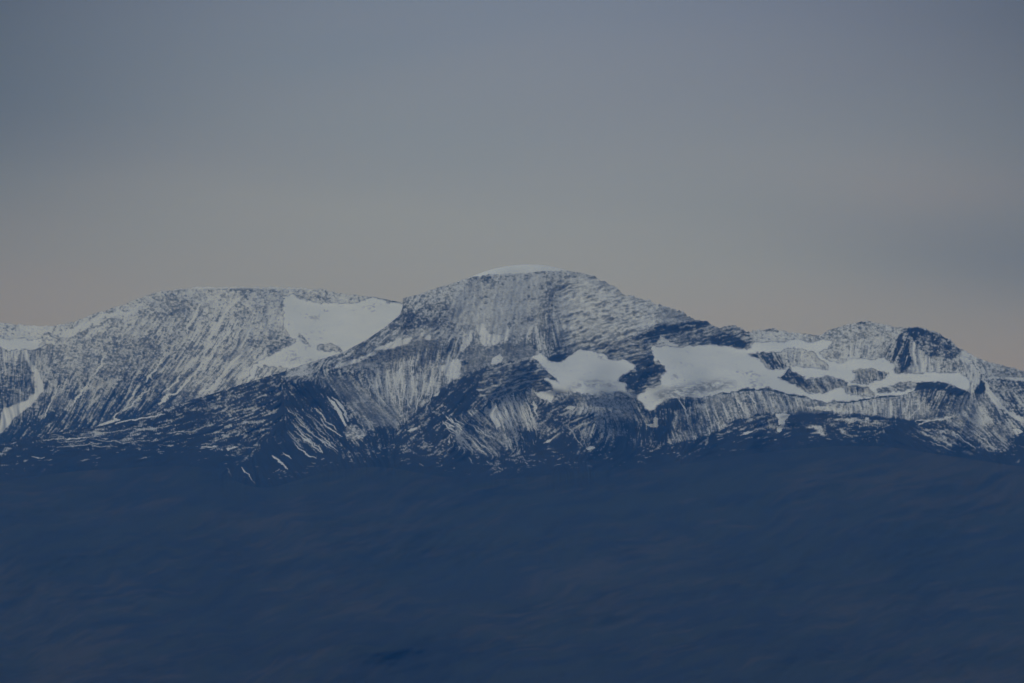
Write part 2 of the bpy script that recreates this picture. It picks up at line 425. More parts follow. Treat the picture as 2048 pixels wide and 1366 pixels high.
T_B = [(-300, 940, 0.06, 172, 's'), (30, 900, 0.084, 174, 's'), (120, 892, 0.156, 174, 's'), (250, 873, 0.18, 172, 's'), (400, 838, 0.18, 164, 's'), (300, 925, 0.042, 172, 's'), (100, 935, 0.036, 175, 's'), (100, 960, 0.012, 175, 's'), (180, 905, 0.132, 176, 's'),
       (480, 795, 0.21, 160, 's'), (560, 768, 0.18, 160, 's'), (590, 790, 0.072, 150, 's'), (420, 880, 0.12, 168, 's'), (520, 850, 0.096, 160, 's'), (560, 835, 0.06, 150, 's'), (470, 905, 0.06, 168, 's'), (400, 925, 0.012, 168, 's'), (500, 960, 0.012, 90, 's'),
       (510, 775, 0.21, 165, 's'), (500, 825, 0.156, 160, 's'),
       (600, 740, 0.45, 162, 's'), (690, 722, 0.5, 158, 's'), (750, 698, 0.5, 152, 's'), (790, 660, 0.5, 145, 's'), (825, 643, 0.33, 150, 'p'), (860, 625, 0.35, 140, 'p'), (840, 600, 0.6, 120, 'm'), (900, 590, 0.55, 110, 'p'), (830, 675, 0.55, 155, 's'), (870, 660, 0.55, 150, 's'),
       (640, 800, 0.14, 58, 's'), (680, 840, 0.2, 56, 's'), (640, 860, 0.2, 52, 's'), (600, 850, 0.1, 52, 's'), (620, 900, 0.22, 50, 's'), (560, 900, 0.042, 52, 's'), (700, 862, 0.5, 60, 'm'), (580, 935, 0.024, 55, 's'), (720, 880, 0.3, 65, 'm'), (740, 905, 0.1, 60, 's'), (540, 950, 0.012, 55, 's'), (700, 800, 0.15, 55, 's'),
       (690, 772, 0.3, 60, 's'), (720, 790, 0.4, 60, 's'), (760, 765, 0.52, 82, 's'), (800, 775, 0.52, 88, 's'), (860, 765, 0.55, 95, 's'), (750, 825, 0.45, 60, 's'), (800, 840, 0.42, 90, 's'), (790, 868, 0.15, 90, 's'), (760, 730, 0.42, 90, 'm'), (850, 712, 0.5, 95, 's'), (885, 735, 0.6, 100, 's'), (905, 700, 0.45, 105, 's'), (670, 750, 0.22, 70, 'm'), (840, 800, 0.42, 102, 's'), (850, 840, 0.2, 115, 's'), (800, 705, 0.4, 110, 'm'), (800, 740, 0.5, 88, 's'),
       (950, 590, 0.66, 100, 'p'), (1040, 565, 0.7, 95, 'p'), (1040, 610, 0.76, 92, 'p'), (1000, 640, 0.66, 95, 'm'), (920, 625, 0.62, 112, 'p'), (1060, 655, 0.7, 100, 's'), (1000, 700, 0.38, 95, 'p'), (950, 715, 0.36, 100, 'p'), (1045, 705, 0.34, 92, 'p'), (960, 665, 0.55, 98, 'm'), (1020, 665, 0.6, 100, 's'), (890, 655, 0.45, 120, 'p'), (950, 740, 0.3, 100, 'p'),
       (1098, 570, 0.45, 95, 'p'), (1092, 610, 0.38, 95, 'p'), (1086, 655, 0.38, 90, 's'), (1120, 650, 0.5, 68, 's'), (1100, 690, 0.42, 72, 's'), (1150, 575, 0.62, 80, 't'), (1200, 590, 0.55, 80, 't'), (1180, 640, 0.6, 80, 't'), (1250, 615, 0.75, 80, 't'), (1290, 640, 0.8, 75, 'm'), (1240, 665, 0.5, 80, 't'), (1150, 675, 0.5, 80, 't'), (1330, 630, 0.66, 75, 't'), (1210, 620, 0.6, 80, 't'), (1120, 705, 0.3, 80, 't'), (1160, 690, 0.35, 80, 't'), (1200, 685, 0.4, 80, 't'), (1360, 635, 0.5, 75, 't'),
       (1120, 800, 0.5, 60, 'p'), (1200, 795, 0.55, 60, 'p'), (1250, 808, 0.5, 60, 'p'), (1150, 795, 0.4, 40, 's'), (1175, 830, 0.5, 105, 's'), (1090, 840, 0.2, 150, 's'), (1105, 865, 0.28, 150, 's'), (1190, 860, 0.45, 110, 's'), (1230, 835, 0.28, 60, 's'), (1245, 870, 0.3, 90, 's'), (1290, 870, 0.07, 90, 's'), (1130, 870, 0.2, 120, 's'), (1210, 880, 0.25, 110, 's'), (1070, 850, 0.2, 70, 's'), (1130, 835, 0.1, 150, 's'),
       (1050, 925, 0.08, 170, 's'), (900, 935, 0.05, 170, 's'), (1200, 915, 0.09, 172, 's'), (1300, 915, 0.04, 172, 's'), (820, 885, 0.14, 176, 's'), (830, 905, 0.1, 176, 's'), (1060, 900, 0.12, 170, 's'), (1100, 910, 0.1, 175, 's'), (750, 925, 0.03, 60, 's'), (1150, 940, 0.03, 60, 's'),
       (1350, 880, 0.07, 110, 's'), (1430, 880, 0.16, 150, 's'),
       (1500, 850, 0.22, 165, 's'), (1560, 880, 0.15, 172, 's'), (1620, 840, 0.2, 172, 's'), (1480, 895, 0.2, 165, 's'), (1420, 900, 0.14, 160, 's'), (1700, 850, 0.4, 175, 'm'), (1750, 848, 0.5, 178, 's'), (1620, 890, 0.06, 170, 's'), (1700, 880, 0.12, 178, 's'), (1790, 875, 0.12, 20, 's'), (1820, 880, 0.22, 25, 's'), (1600, 862, 0.18, 172, 's'), (1650, 835, 0.4, 172, 'm'),
       (1960, 820, 0.45, 62, 's'), (2000, 855, 0.6, 48, 's'), (1950, 865, 0.66, 42, 's'), (1890, 872, 0.5, 32, 's'), (2000, 885, 0.55, 40, 's'), (2040, 900, 0.05, 60, 's'), (1950, 900, 0.2, 30, 's'), (1940, 800, 0.4, 80, 's'), (1920, 845, 0.5, 30, 's'), (1870, 860, 0.4, 15, 's'), (1840, 890, 0.2, 25, 's'),
       (2010, 785, 0.33, 60, 'm'), (2040, 800, 0.42, 55, 's'), (2042, 828, 0.3, 50, 's'), (2025, 768, 0.4, 60, 'p'), (1990, 745, 0.6, 60, 'p'), (2200, 800, 0.45, 60, 's'), (2400, 900, 0.3, 60, 's'), (2060, 880, 0.15, 60, 's'),
       (1700, 668, 0.75, 95, 'p'), (1735, 655, 0.55, 95, 'p'), (1720, 700, 0.72, 98, 's'), (1760, 690, 0.55, 105, 'm'), (1780, 662, 0.62, 110, 'p'), (1600, 674, 0.72, 90, 'p'), (1540, 668, 0.72, 90, 'p'), (1500, 670, 0.5, 90, 'p'), (1680, 720, 0.7, 95, 'p'),
       (1930, 718, 0.75, 70, 'p'), (1960, 735, 0.66, 62, 's'), (2010, 748, 0.5, 60, 'p'), (1950, 755, 0.55, 100, 's'), (1895, 730, 0.5, 90, 'm'), (2030, 752, 0.5, 60, 'p'), (1900, 760, 0.7, 90, 'p')]
O_B = [
    dict(p=[(915, 572), (980, 560), (1085, 556), (1088, 600), (1075, 650), (1040, 680), (960, 665), (925, 650), (895, 625)], c=.68, a=97, k='d', soft=9),
    dict(p=[(1115, 556), (1160, 552), (1215, 580), (1270, 600), (1330, 618), (1320, 645), (1270, 662), (1200, 668), (1130, 672), (1112, 620)], c=.69, a=80, k='t', soft=8),
    dict(p=[(930, 562), (960, 553), (1000, 550), (1060, 546), (1110, 542), (1112, 552), (1060, 558), (1000, 562), (950, 568), (925, 572)], c=.5, a=95, k='p', soft=2),
    dict(p=[(560, 765), (600, 762), (640, 772), (668, 790), (700, 830), (722, 868), (735, 900), (690, 905), (640, 922), (560, 945), (500, 930), (530, 895), (575, 850)], c=.045, a=48, k='s', soft=6),
    dict(p=[(640, 748), (700, 752), (735, 775), (760, 800), (800, 812), (800, 850), (780, 868), (740, 850), (705, 822), (680, 790)], c=.36, a=48, k='f', soft=6),
    dict(p=[(755, 850), (800, 862), (830, 850), (860, 860), (800, 890), (745, 895), (735, 875)], c=.07, soft=6),
    dict(p=[(694, 850), (715, 848), (732, 866), (726, 878), (704, 880), (690, 868)], c=.6, k='p', soft=2),
    dict(p=[(690, 838), (715, 836), (725, 855), (705, 850)], c=.05, soft=3),
    dict(p=[(735, 700), (800, 690), (860, 672), (880, 690), (840, 705), (780, 722), (700, 738), (660, 745), (690, 730)], c=.27, a=95, k='d', soft=5),
    dict(p=[(930, 690), (985, 696), (1050, 690), (1080, 710), (1040, 722), (985, 728), (930, 745), (905, 750), (925, 715)], c=.34, a=95, k='d', soft=6),
    # bright runs on the upper left ridge
    dict(p=[(826, 675), (800, 680), (766, 692), (748, 700), (790, 696), (815, 686)], c=.95, soft=1),
    dict(p=[(748, 704), (700, 722), (650, 742), (662, 742), (715, 724), (752, 708)], c=.93, soft=1),
    dict(p=[(745, 738), (742, 748), (655, 748), (660, 738)], c=.3, k='p', soft=4),
    # dark speckled band under the saddle
    dict(p=[(785, 650), (820, 630), (870, 612), (905, 605), (900, 628), (860, 640), (820, 655), (790, 662)], c=.32, k='p', soft=6),
    # snow pockets on the main face
    dict(p=[(922, 660), (946, 662), (939, 683), (925, 706), (920, 690), (927, 675)], c=.9, soft=1),
    dict(p=[(952, 650), (968, 646), (976, 668), (1009, 674), (998, 689), (980, 692), (966, 690), (960, 676)], c=.95, soft=1),
    dict(p=[(1009, 676), (1022, 645), (1030, 640), (1018, 675), (1000, 692)], c=.85, soft=1),
    dict(p=[(1034, 684), (1040, 655), (1052, 640), (1044, 668), (1036, 688)], c=.85, soft=1),
    dict(p=[(1070, 640), (1078, 670), (1084, 700), (1078, 705), (1070, 680)], c=.8, soft=1),
    dict(p=[(986, 716), (998, 709), (1007, 716), (1001, 731), (982, 728)], c=.96, soft=0, warp=1),
    dict(p=[(884, 734), (905, 722), (921, 718), (922, 736), (902, 762), (893, 755)], c=.93, soft=1),
    dict(p=[(904, 755), (912, 742), (920, 745), (912, 756)], c=.9, soft=1),
    dict(p=[(852, 673), (864, 668), (860, 680), (852, 680)], c=.93, soft=1),
    dict(p=[(838, 672), (850, 662), (846, 674), (838, 678)], c=.9, soft=1),
    # strata cliffs
    dict(p=[(1209, 690), (1272, 670), (1301, 655), (1315, 650), (1354, 645), (1410, 638), (1430, 650), (1473, 651), (1500, 663), (1502, 696), (1420, 690), (1354, 694), (1325, 672), (1308, 690), (1312, 715), (1331, 741), (1315, 751), (1326, 768), (1295, 778), (1288, 785), (1275, 788), (1259, 784), (1239, 761), (1252, 748), (1272, 731), (1259, 721), (1219, 715)], c=.32, k='t', soft=1),
    dict(p=[(1272, 672), (1315, 654), (1354, 647), (1410, 640), (1420, 650), (1370, 662), (1330, 668), (1290, 676)], c=.12, k='t', soft=1),
    dict(p=[(1305, 688), (1321, 680), (1325, 672), (1312, 668), (1296, 676)], c=.1, k='t', soft=1),
    dict(p=[(1415, 682), (1440, 668), (1462, 668), (1490, 684), (1502, 694), (1470, 692), (1430, 690)], c=.12, k='t', soft=1),
    dict(p=[(1322, 672), (1345, 686), (1356, 692), (1340, 692), (1324, 682)], c=.9, soft=0, warp=1),
    dict(p=[(1225, 712), (1262, 722), (1290, 716), (1305, 712), (1316, 730), (1328, 742), (1300, 748), (1270, 745), (1272, 731), (1255, 720)], c=.13, k='t', soft=1),
    dict(p=[(1239, 761), (1252, 748), (1272, 745), (1300, 752), (1280, 765), (1270, 780), (1258, 775)], c=.1, k='p', soft=1),
    dict(p=[(1100, 720), (1122, 722), (1135, 710), (1125, 706), (1102, 712)], c=.15, k='t', soft=1),
    # centre spur: dark flank, layered brow, streaked hollow
    dict(p=[(790, 872), (818, 838), (845, 812), (868, 790), (890, 775), (915, 756), (950, 744), (985, 728), (1030, 721), (1065, 725), (1095, 742), (1118, 762), (1112, 790), (1085, 812), (1070, 850), (1050, 900), (980, 930), (880, 915), (830, 890)], c=.12, a=140, k='s', soft=1),
    dict(p=[(961, 756), (983, 734), (1027, 723), (1063, 727), (1093, 742), (1117, 760), (1113, 785), (1085, 784), (1056, 773), (1038, 788), (1000, 800), (972, 800), (950, 775)], c=.3, k='t', soft=2),
    dict(p=[(1040, 788), (1060, 775), (1085, 786), (1098, 806), (1085, 830), (1078, 860), (1052, 892), (1020, 900), (990, 895), (960, 878), (985, 830), (1000, 805)], c=.46, a=68, k='s', soft=4),
    dict(p=[(1040, 860), (1080, 855), (1070, 890), (1045, 900), (1020, 890)], c=.08, a=68, k='s', soft=6),
    dict(p=[(985, 830), (960, 815), (930, 822), (910, 860), (895, 885), (930, 905), (960, 915), (1000, 912), (1010, 890), (990, 850)], c=.32, a=44, k='s', soft=4),
    dict(p=[(979, 829), (986, 811), (992, 826), (1000, 850), (992, 858)], c=.95, soft=0, warp=1),
    dict(p=[(885, 850), (905, 852), (890, 885), (860, 890), (868, 868)], c=.07, soft=5),
    # dark moraine mound left of the tongue and gorge
    dict(p=[(1060, 800), (1100, 806), (1130, 796), (1160, 806), (1150, 822), (1110, 836), (1080, 850), (1066, 835)], c=.2, a=155, k='s', soft=3),
    dict(p=[(1128, 838), (1180, 826), (1215, 834), (1180, 850), (1140, 862), (1110, 868)], c=.12, a=155, k='s', soft=3),
    dict(p=[(1265, 795), (1275, 803), (1300, 822), (1296, 836), (1310, 832), (1305, 845), (1290, 852), (1270, 835), (1262, 812)], c=.3, a=60, k='s', soft=2),
    # moraine wall one
    dict(p=[(1302, 822), (1322, 808), (1348, 795), (1415, 793), (1450, 786), (1480, 780), (1512, 778), (1536, 777), (1590, 789), (1640, 800), (1660, 812), (1640, 826), (1600, 828), (1540, 826), (1500, 830), (1460, 846), (1420, 870), (1380, 880), (1330, 890), (1300, 870), (1315, 840)], c=.5, a=70, k='s', soft=1),
    dict(p=[(1302, 822), (1322, 808), (1350, 797), (1400, 795), (1412, 803), (1380, 812), (1352, 822), (1345, 850), (1335, 890), (1300, 880), (1315, 840)], c=.05, a=85, k='s', soft=3),
    dict(p=[(1350, 820), (1390, 810), (1400, 830), (1380, 860), (1350, 870)], c=.25, a=80, k='s', soft=3),
    # cirque wall two
    dict(p=[(1650, 812), (1672, 803), (1700, 803), (1753, 794), (1788, 791), (1832, 778), (1834, 768), (1858, 764), (1884, 764), (1905, 772), (1935, 784), (1942, 800), (1920, 825), (1890, 836), (1840, 842), (1780, 834), (1720, 828), (1690, 830), (1660, 822)], c=.55, a=88, k='s', soft=1),
    dict(p=[(1834, 768), (1858, 764), (1884, 764), (1905, 772), (1938, 786), (1942, 800), (1920, 822), (1890, 832), (1850, 838), (1860, 815), (1850, 800), (1830, 790)], c=.28, a=115, k='s', soft=4),
    dict(p=[(1832, 768), (1858, 764), (1884, 764), (1905, 772), (1936, 784), (1920, 792), (1890, 784), (1860, 776), (1836, 780)], c=.07, a=150, k='s', soft=1),
    dict(p=[(1652, 812), (1672, 804), (1684, 806), (1684, 816), (1660, 818)], c=.75, k='p', soft=1),
    dict(p=[(1672, 802), (1700, 802), (1753, 792), (1788, 789), (1830, 778), (1832, 781), (1790, 794), (1753, 797), (1700, 806), (1674, 806)], c=.08, k='p', soft=0, warp=.5),
    dict(p=[(1536, 776), (1590, 788), (1638, 799), (1638, 803), (1590, 793), (1536, 781), (1480, 783), (1446, 789), (1446, 786), (1479, 779)], c=.1, k='p', soft=0, warp=.5),
    dict(p=[(1630, 830), (1650, 824), (1700, 828), (1780, 836), (1840, 842), (1836, 846), (1780, 842), (1700, 836), (1640, 838)], c=.1, k='s', soft=1),
    dict(p=[(1612, 816), (1640, 812), (1684, 817), (1680, 822), (1640, 820)], c=.9, soft=0, warp=1),
    # dark pyramid and dark summit cliff
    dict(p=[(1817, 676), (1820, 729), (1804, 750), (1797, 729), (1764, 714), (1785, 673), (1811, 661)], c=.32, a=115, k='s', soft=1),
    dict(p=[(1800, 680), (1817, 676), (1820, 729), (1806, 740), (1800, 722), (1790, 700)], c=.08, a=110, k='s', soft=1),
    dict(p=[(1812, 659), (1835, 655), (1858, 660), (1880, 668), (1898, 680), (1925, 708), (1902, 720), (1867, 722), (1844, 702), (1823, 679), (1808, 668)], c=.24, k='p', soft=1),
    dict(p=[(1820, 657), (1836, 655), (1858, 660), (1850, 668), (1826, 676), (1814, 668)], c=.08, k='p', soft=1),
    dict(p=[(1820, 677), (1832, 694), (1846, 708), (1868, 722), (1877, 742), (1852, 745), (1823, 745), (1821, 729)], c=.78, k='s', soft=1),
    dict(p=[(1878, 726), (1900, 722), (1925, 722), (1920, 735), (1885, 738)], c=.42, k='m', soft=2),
    # right hand knob, chutes and drifts
    dict(p=[(1950, 775), (1960, 764), (1967, 762), (1972, 776), (1966, 786), (1952, 784)], c=.05, k='p', soft=1),
    dict(p=[(1968, 758), (1980, 757), (2048, 762), (2120, 775), (2048, 830), (2010, 800), (1990, 782), (1978, 770)], c=.28, a=55, k='m', soft=2),
    dict(p=[(1968, 762), (1976, 768), (1990, 790), (2004, 805), (2028, 830), (2070, 842), (2070, 856), (2032, 842), (2010, 822), (1985, 806), (1974, 785)], c=.93, a=50, soft=1),
    dict(p=[(2026, 858), (2040, 857), (2047, 864), (2034, 867)], c=.96, soft=0, warp=1),
    dict(p=[(1925, 780), (1945, 768), (1955, 758), (1962, 762), (1950, 776), (1948, 785)], c=.9, soft=1),
    dict(p=[(1967, 756), (1990, 754), (2060, 757), (2060, 762), (1980, 758)], c=.9, soft=1),
    # drifts lying on the lower ground
    dict(p=[(1549, 828), (1578, 829), (1571, 840), (1569, 852), (1561, 864), (1555, 858), (1562, 848), (1551, 850), (1558, 838)], c=.97, soft=0, warp=1.5),
    dict(p=[(1480, 872), (1490, 864), (1504, 861), (1496, 868)], c=.96, soft=0, warp=1),
    dict(p=[(1129, 817), (1138, 812), (1151, 813), (1146, 819)], c=.96, soft=0, warp=1),
    dict(p=[(1085, 887), (1094, 880), (1104, 878), (1100, 884)], c=.97, soft=0, warp=.6),
    dict(p=[(1171, 896), (1180, 892), (1193, 894), (1186, 899), (1174, 900)], c=.97, soft=0, warp=.6),
    dict(p=[(813, 863), (822, 857), (835, 854), (830, 861)], c=.97, soft=0, warp=.6),
    dict(p=[(863, 794), (872, 787), (880, 782), (876, 790)], c=.95, soft=0, warp=.6),
    dict(p=[(1293, 851), (1306, 846), (1309, 833), (1316, 838), (1316, 853), (1303, 855)], c=.97, soft=0, warp=1),
    dict(p=[(2027, 926), (2034, 922), (2042, 921), (2038, 925)], c=.97, soft=0, warp=.5),
    dict(p=[(1720, 842), (1735, 836), (1742, 845), (1738, 852), (1725, 850)], c=.9, soft=1),
    dict(p=[(1700, 836), (1712, 838), (1705, 846), (1680, 842), (1665, 838)], c=.75, soft=2),
    dict(p=[(1605, 853), (1640, 852), (1646, 858), (1650, 873), (1635, 866), (1612, 868), (1635, 862)], c=.85, soft=1),
    dict(p=[(1682, 861), (1698, 862), (1704, 868), (1695, 872), (1684, 868)], c=.88, soft=1),
    dict(p=[(1410, 892), (1412, 880), (1421, 872), (1418, 886)], c=.9, soft=1),
]
S_B = [([(656, 796), (672, 815), (682, 829), (693, 851)], 3.6), ([(664, 793), (685, 816), (697, 842)], 2.4), ([(628, 815), (650, 840), (672, 858)], 1.3), ([(545, 910), (558, 922), (574, 939)], 2.2), ([(484, 933), (497, 950), (511, 968)], 1.4),
       ([(452, 934), (462, 950), (474, 970)], .8), ([(568, 906), (576, 912), (582, 918)], 1.3), ([(600, 870), (625, 890), (642, 903)], 1.3), ([(615, 880), (638, 893), (645, 905)], 1.1), ([(585, 885), (612, 908), (632, 917)], 1.2),
       ([(640, 840), (665, 862), (685, 872)], 1.2), ([(590, 860), (610, 880), (630, 896)], .9), ([(605, 850), (640, 880), (662, 892)], 1.0),
       ([(160, 868), (230, 862), (300, 858), (350, 848)], .9), ([(230, 848), (280, 838), (330, 828)], 1.8), ([(90, 880), (160, 876), (200, 874)], 1.0), ([(60, 915), (90, 914)], 1.0), ([(455, 899), (475, 894)], 1.8), ([(405, 893), (435, 892)], 1.2),
       ([(110, 895), (170, 890), (235, 892)], .8), ([(275, 918), (300, 912)], .9), ([(330, 867), (380, 862), (420, 852)], .9), ([(180, 880), (250, 884), (300, 878)], .8),
       ([(800, 722), (803, 750), (810, 790), (822, 815)], 1.5), ([(785, 735), (790, 765), (798, 800)], 1.3), ([(765, 745), (775, 775), (790, 805)], 1.2), ([(820, 725), (826, 760), (832, 790)], 1.3), ([(845, 740), (848, 770), (838, 800)], 1.4), ([(740, 765), (755, 790), (775, 810)], 1.2), ([(868, 720), (864, 750), (855, 785)], 1.6), ([(880, 715), (880, 740), (868, 770)], 1.4),
       ([(1140, 838), (1141, 858), (1155, 880), (1165, 893)], .9), ([(1158, 845), (1162, 870), (1172, 893)], .8),
       ([(1530, 785), (1540, 800), (1548, 818)], 1.8), ([(1498, 788), (1508, 806), (1515, 822)], 1.6), ([(1470, 792), (1482, 808), (1490, 826)], 1.6), ([(1555, 790), (1568, 806), (1575, 820)], 1.4), ([(1440, 800), (1455, 822)], 1.4), ([(1358, 800), (1372, 820), (1378, 850)], 1.5),
       ([(1745, 803), (1748, 820), (1752, 830)], 1.8), ([(1715, 808), (1720, 822)], 2.0), ([(1785, 802), (1782, 820), (1778, 832)], 1.6), ([(1820, 796), (1815, 812), (1805, 828)], 1.6), ([(1850, 795), (1838, 815), (1822, 832)], 1.4), ([(1830, 843), (1870, 840), (1905, 830)], 1.6), ([(1835, 850), (1860, 842)], 1.2),
       ([(1930, 850), (1955, 870), (1990, 895)], 1.0), ([(1900, 862), (1925, 878), (1952, 898)], 1.0), ([(1860, 880), (1885, 892), (1905, 900)], 1.0)]
for i in range(34):       # snow threads on the dark face right of the shoulder
    t = rng.uniform(0, 1); x = 600 + 75 * t + rng.uniform(-20, 12) - 45 * rng.uniform(0, 1); y = 812 + 20 * t + rng.uniform(0, 62)
    ln = rng.uniform(14, 62); a = rad(46 + rng.uniform(-4, 5) - (x - 620) * .03)
    if x < 548 or y - ln * .3 > 910: continue
    S_B.append(([(x, y), (x + ln * .5 * math.cos(a), y + ln * .5 * math.sin(a)), (x + ln * math.cos(a) + 2, y + ln * math.sin(a) - 1)], rng.uniform(.35, 1.0)))
for i in range(30):       # forked runnels of the left hollow
    x = rng.uniform(735, 880); y = 715 + rng.uniform(0, 70); ln = rng.uniform(15, 50)
    a = rad(92 + (x - 800) * .16 + rng.uniform(-5, 5))
    S_B.append(([(x, y), (x + rng.uniform(-3, 3) + ln * .5 * math.cos(a), y + ln * .5 * math.sin(a)), (x + ln * math.cos(a), y + ln * math.sin(a))], rng.uniform(.5, 1.3)))
for i in range(26):       # runnels of the two streaked hollows under the centre spur
    t = i / 25
    x = 975 + 95 * t + rng.uniform(-3, 3); y = 800 + 8 * math.sin(t * 9) + rng.uniform(-6, 6)
    ln = rng.uniform(25, 60); a = rad(60 + 22 * t + rng.uniform(-4, 4))
    S_B.append(([(x, y), (x + ln * .5 * math.cos(a) + 2, y + ln * .5 * math.sin(a)), (x + ln * math.cos(a) + 5, y + ln * math.sin(a))], rng.uniform(.7, 1.6)))
for i in range(24):
    x = rng.uniform(885, 960); y = 835 + (x - 885) * .1 + rng.uniform(-8, 45)
    ln = rng.uniform(20, 48); a = rad(46 + rng.uniform(-5, 5))
    S_B.append(([(x, y), (x + ln * .5 * math.cos(a), y + ln * .52 * math.sin(a)), (x + ln * math.cos(a) + 3, y + ln * math.sin(a) - 3)], rng.uniform(.6, 1.2)))
for (cx_, cy_, rx_, ry_, n_, an_, l0, l1) in ((240, 890, 220, 28, 60, 176, 6, 26), (480, 850, 70, 40, 26, 163, 6, 20), (850, 893, 60, 22, 22, 176, 4, 12),
                                             (1080, 915, 90, 24, 30, 172, 4, 12), (1230, 905, 80, 25, 18, 172, 3, 9), (1500, 875, 110, 28, 40, 166, 6, 20), (1680, 872, 80, 18, 20, 174, 5, 16), (1000, 930, 120, 22, 16, 40, 4, 12), (1330, 905, 60, 22, 14, 165, 3, 10)):
    for i in range(n_ // 2):
        x = cx_ + rng.normal() * rx_ * .5; y = cy_ + rng.normal() * ry_ * .5
        ln = rng.uniform(l0, l1); a = rad(an_ + rng.uniform(-7, 7))
        S_B.append(([(x, y), (x + ln * math.cos(a), y + ln * math.sin(a))], rng.uniform(.35, .95)))

for i in range(300):      # last flecks of snow above the bare heath
    x = rng.uniform(-60, 2110); y = float(np.interp(x, [p[0] for p in SPLIT], [p[1] for p in SPLIT])) - abs(rng.normal()) * 34 - 5
    ln = rng.uniform(2, 10); a = rad(174 + rng.uniform(-14, 14))
    S_B.append(([(x, y), (x + ln * math.cos(a), y + ln * math.sin(a))], rng.uniform(.25, .7)))

# glacier outlines, with the rock islands that stand out of them
G_BOWL = dict(p=[(566, 592), (583, 588), (605, 600), (634, 604), (671, 606), (715, 604), (740, 597), (766, 597), (784, 604), (800, 606), (815, 615), (830, 640), (740, 700), (693, 715), (620, 735), (590, 740), (572, 734), (545, 733), (528, 733), (510, 755), (484, 775), (490, 760), (499, 742), (521, 720), (539, 709), (576, 697), (590, 688), (580, 672), (572, 655), (565, 621)],
              h=[[(632, 694), (645, 688), (665, 688), (682, 695), (684, 702), (656, 704), (634, 701)], [(596, 664), (606, 672), (618, 690), (608, 688), (596, 676)]])
G_WEST = dict(p=[(-220, 660), (0, 676), (37, 677), (66, 679), (121, 679), (99, 690), (70, 699), (22, 701), (0, 697), (-220, 690)], h=[])
G_MID = dict(p=[(1062, 712), (1082, 710), (1100, 721), (1122, 722), (1137, 711), (1157, 699), (1188, 703), (1214, 712), (1225, 718), (1250, 720), (1272, 731), (1265, 742), (1241, 753), (1239, 762), (1258, 782), (1268, 793), (1239, 790), (1203, 787), (1166, 786), (1140, 779), (1122, 789), (1107, 794), (1097, 804), (1082, 800), (1071, 786), (1090, 786), (1111, 779), (1093, 764), (1085, 753), (1118, 762), (1104, 749), (1082, 731)],
             h=[[(1228, 786), (1245, 784), (1250, 787), (1235, 789)]])
G_EAST = dict(p=[(1308, 693), (1334, 692), (1356, 696), (1381, 691), (1420, 690), (1463, 694), (1501, 697), (1512, 685), (1545, 683), (1588, 680), (1644, 681), (1668, 682), (1656, 694), (1641, 708), (1653, 717), (1677, 726), (1712, 717), (1764, 717), (1790, 730), (1790, 748), (1829, 747), (1876, 744), (1914, 743), (1931, 752), (1943, 767), (1928, 780), (1902, 770), (1882, 764), (1858, 764), (1834, 767), (1832, 778), (1811, 786), (1788, 790), (1753, 793), (1700, 802), (1671, 802), (1653, 809), (1638, 800), (1589, 788), (1536, 776), (1512, 778), (1479, 780), (1446, 786), (1414, 793), (1374, 792), (1348, 795), (1321, 808), (1302, 822), (1288, 810), (1275, 800), (1272, 790), (1288, 785), (1292, 777), (1325, 767), (1315, 751), (1331, 741), (1325, 731), (1308, 715), (1301, 701)],
              h=[[(1493, 711), (1526, 703), (1552, 703), (1562, 711), (1575, 734), (1545, 741), (1529, 731), (1526, 718)],
                 [(1557, 758), (1578, 736), (1595, 746), (1609, 758), (1639, 756), (1668, 752), (1691, 764), (1697, 776), (1668, 779), (1653, 786), (1618, 785), (1606, 776), (1580, 767)],
                 [(1706, 744), (1735, 738), (1770, 741), (1776, 749), (1759, 761), (1718, 770), (1700, 764), (1712, 752)],
                 [(1688, 776), (1735, 774), (1747, 787), (1744, 793), (1694, 787)],
                 [(1753, 776), (1800, 763), (1832, 767), (1829, 776), (1750, 787)],
                 [(1554, 704), (1580, 695), (1609, 697), (1633, 708), (1659, 735), (1653, 741), (1615, 735), (1574, 732)]])
for hp, cv, an in zip(G_EAST['h'], (.3, .3, .45, .45, .45, .68), (60, 60, 80, 80, 30, 90)):
    O_B.append(dict(p=hp, c=cv, a=an, k='m' if cv > .6 or an == 30 else 's', soft=1))
O_B.append(dict(p=[(1557, 758), (1578, 737), (1600, 752), (1612, 762), (1600, 766), (1586, 760), (1570, 762)], c=.12, k='m', soft=1))
O_B.append(dict(p=[(1526, 712), (1545, 706), (1560, 716), (1568, 734), (1545, 740), (1533, 728)], c=.18, k='s', a=60, soft=1))
O_A.append(dict(p=G_BOWL['h'][0], c=.45, k='p', soft=0)); O_A.append(dict(p=G_BOWL['h'][1], c=.6, k='p', soft=1))

# crest lines of spurs and moraines: ground behind them lies farther off by so many metres
JUMPS = [([(800, 868), (818, 838), (845, 812), (868, 790), (890, 775), (915, 756), (950, 744), (985, 728), (1040, 720), (1080, 735), (1118, 765)], 150),
         ([(1290, 850), (1302, 822), (1322, 808), (1348, 795), (1415, 793), (1450, 786), (1480, 780), (1512, 778), (1536, 776), (1590, 788), (1640, 800), (1660, 812)], 110),
         ([(1660, 806), (1672, 802), (1700, 802), (1753, 793), (1788, 790), (1832, 778), (1840, 766), (1882, 764), (1905, 771), (1938, 784)], 110),
         ([(1130, 838), (1160, 826), (1190, 815), (1230, 825), (1265, 850), (1290, 870)], 70),
         ([(560, 752), (600, 756), (630, 762), (650, 785)], 60),
         ([(1540, 826), (1600, 828), (1640, 824), (1700, 829), (1780, 836)], 70),
         ([(1950, 770), (1968, 758), (2048, 762), (2200, 780)], 80)]
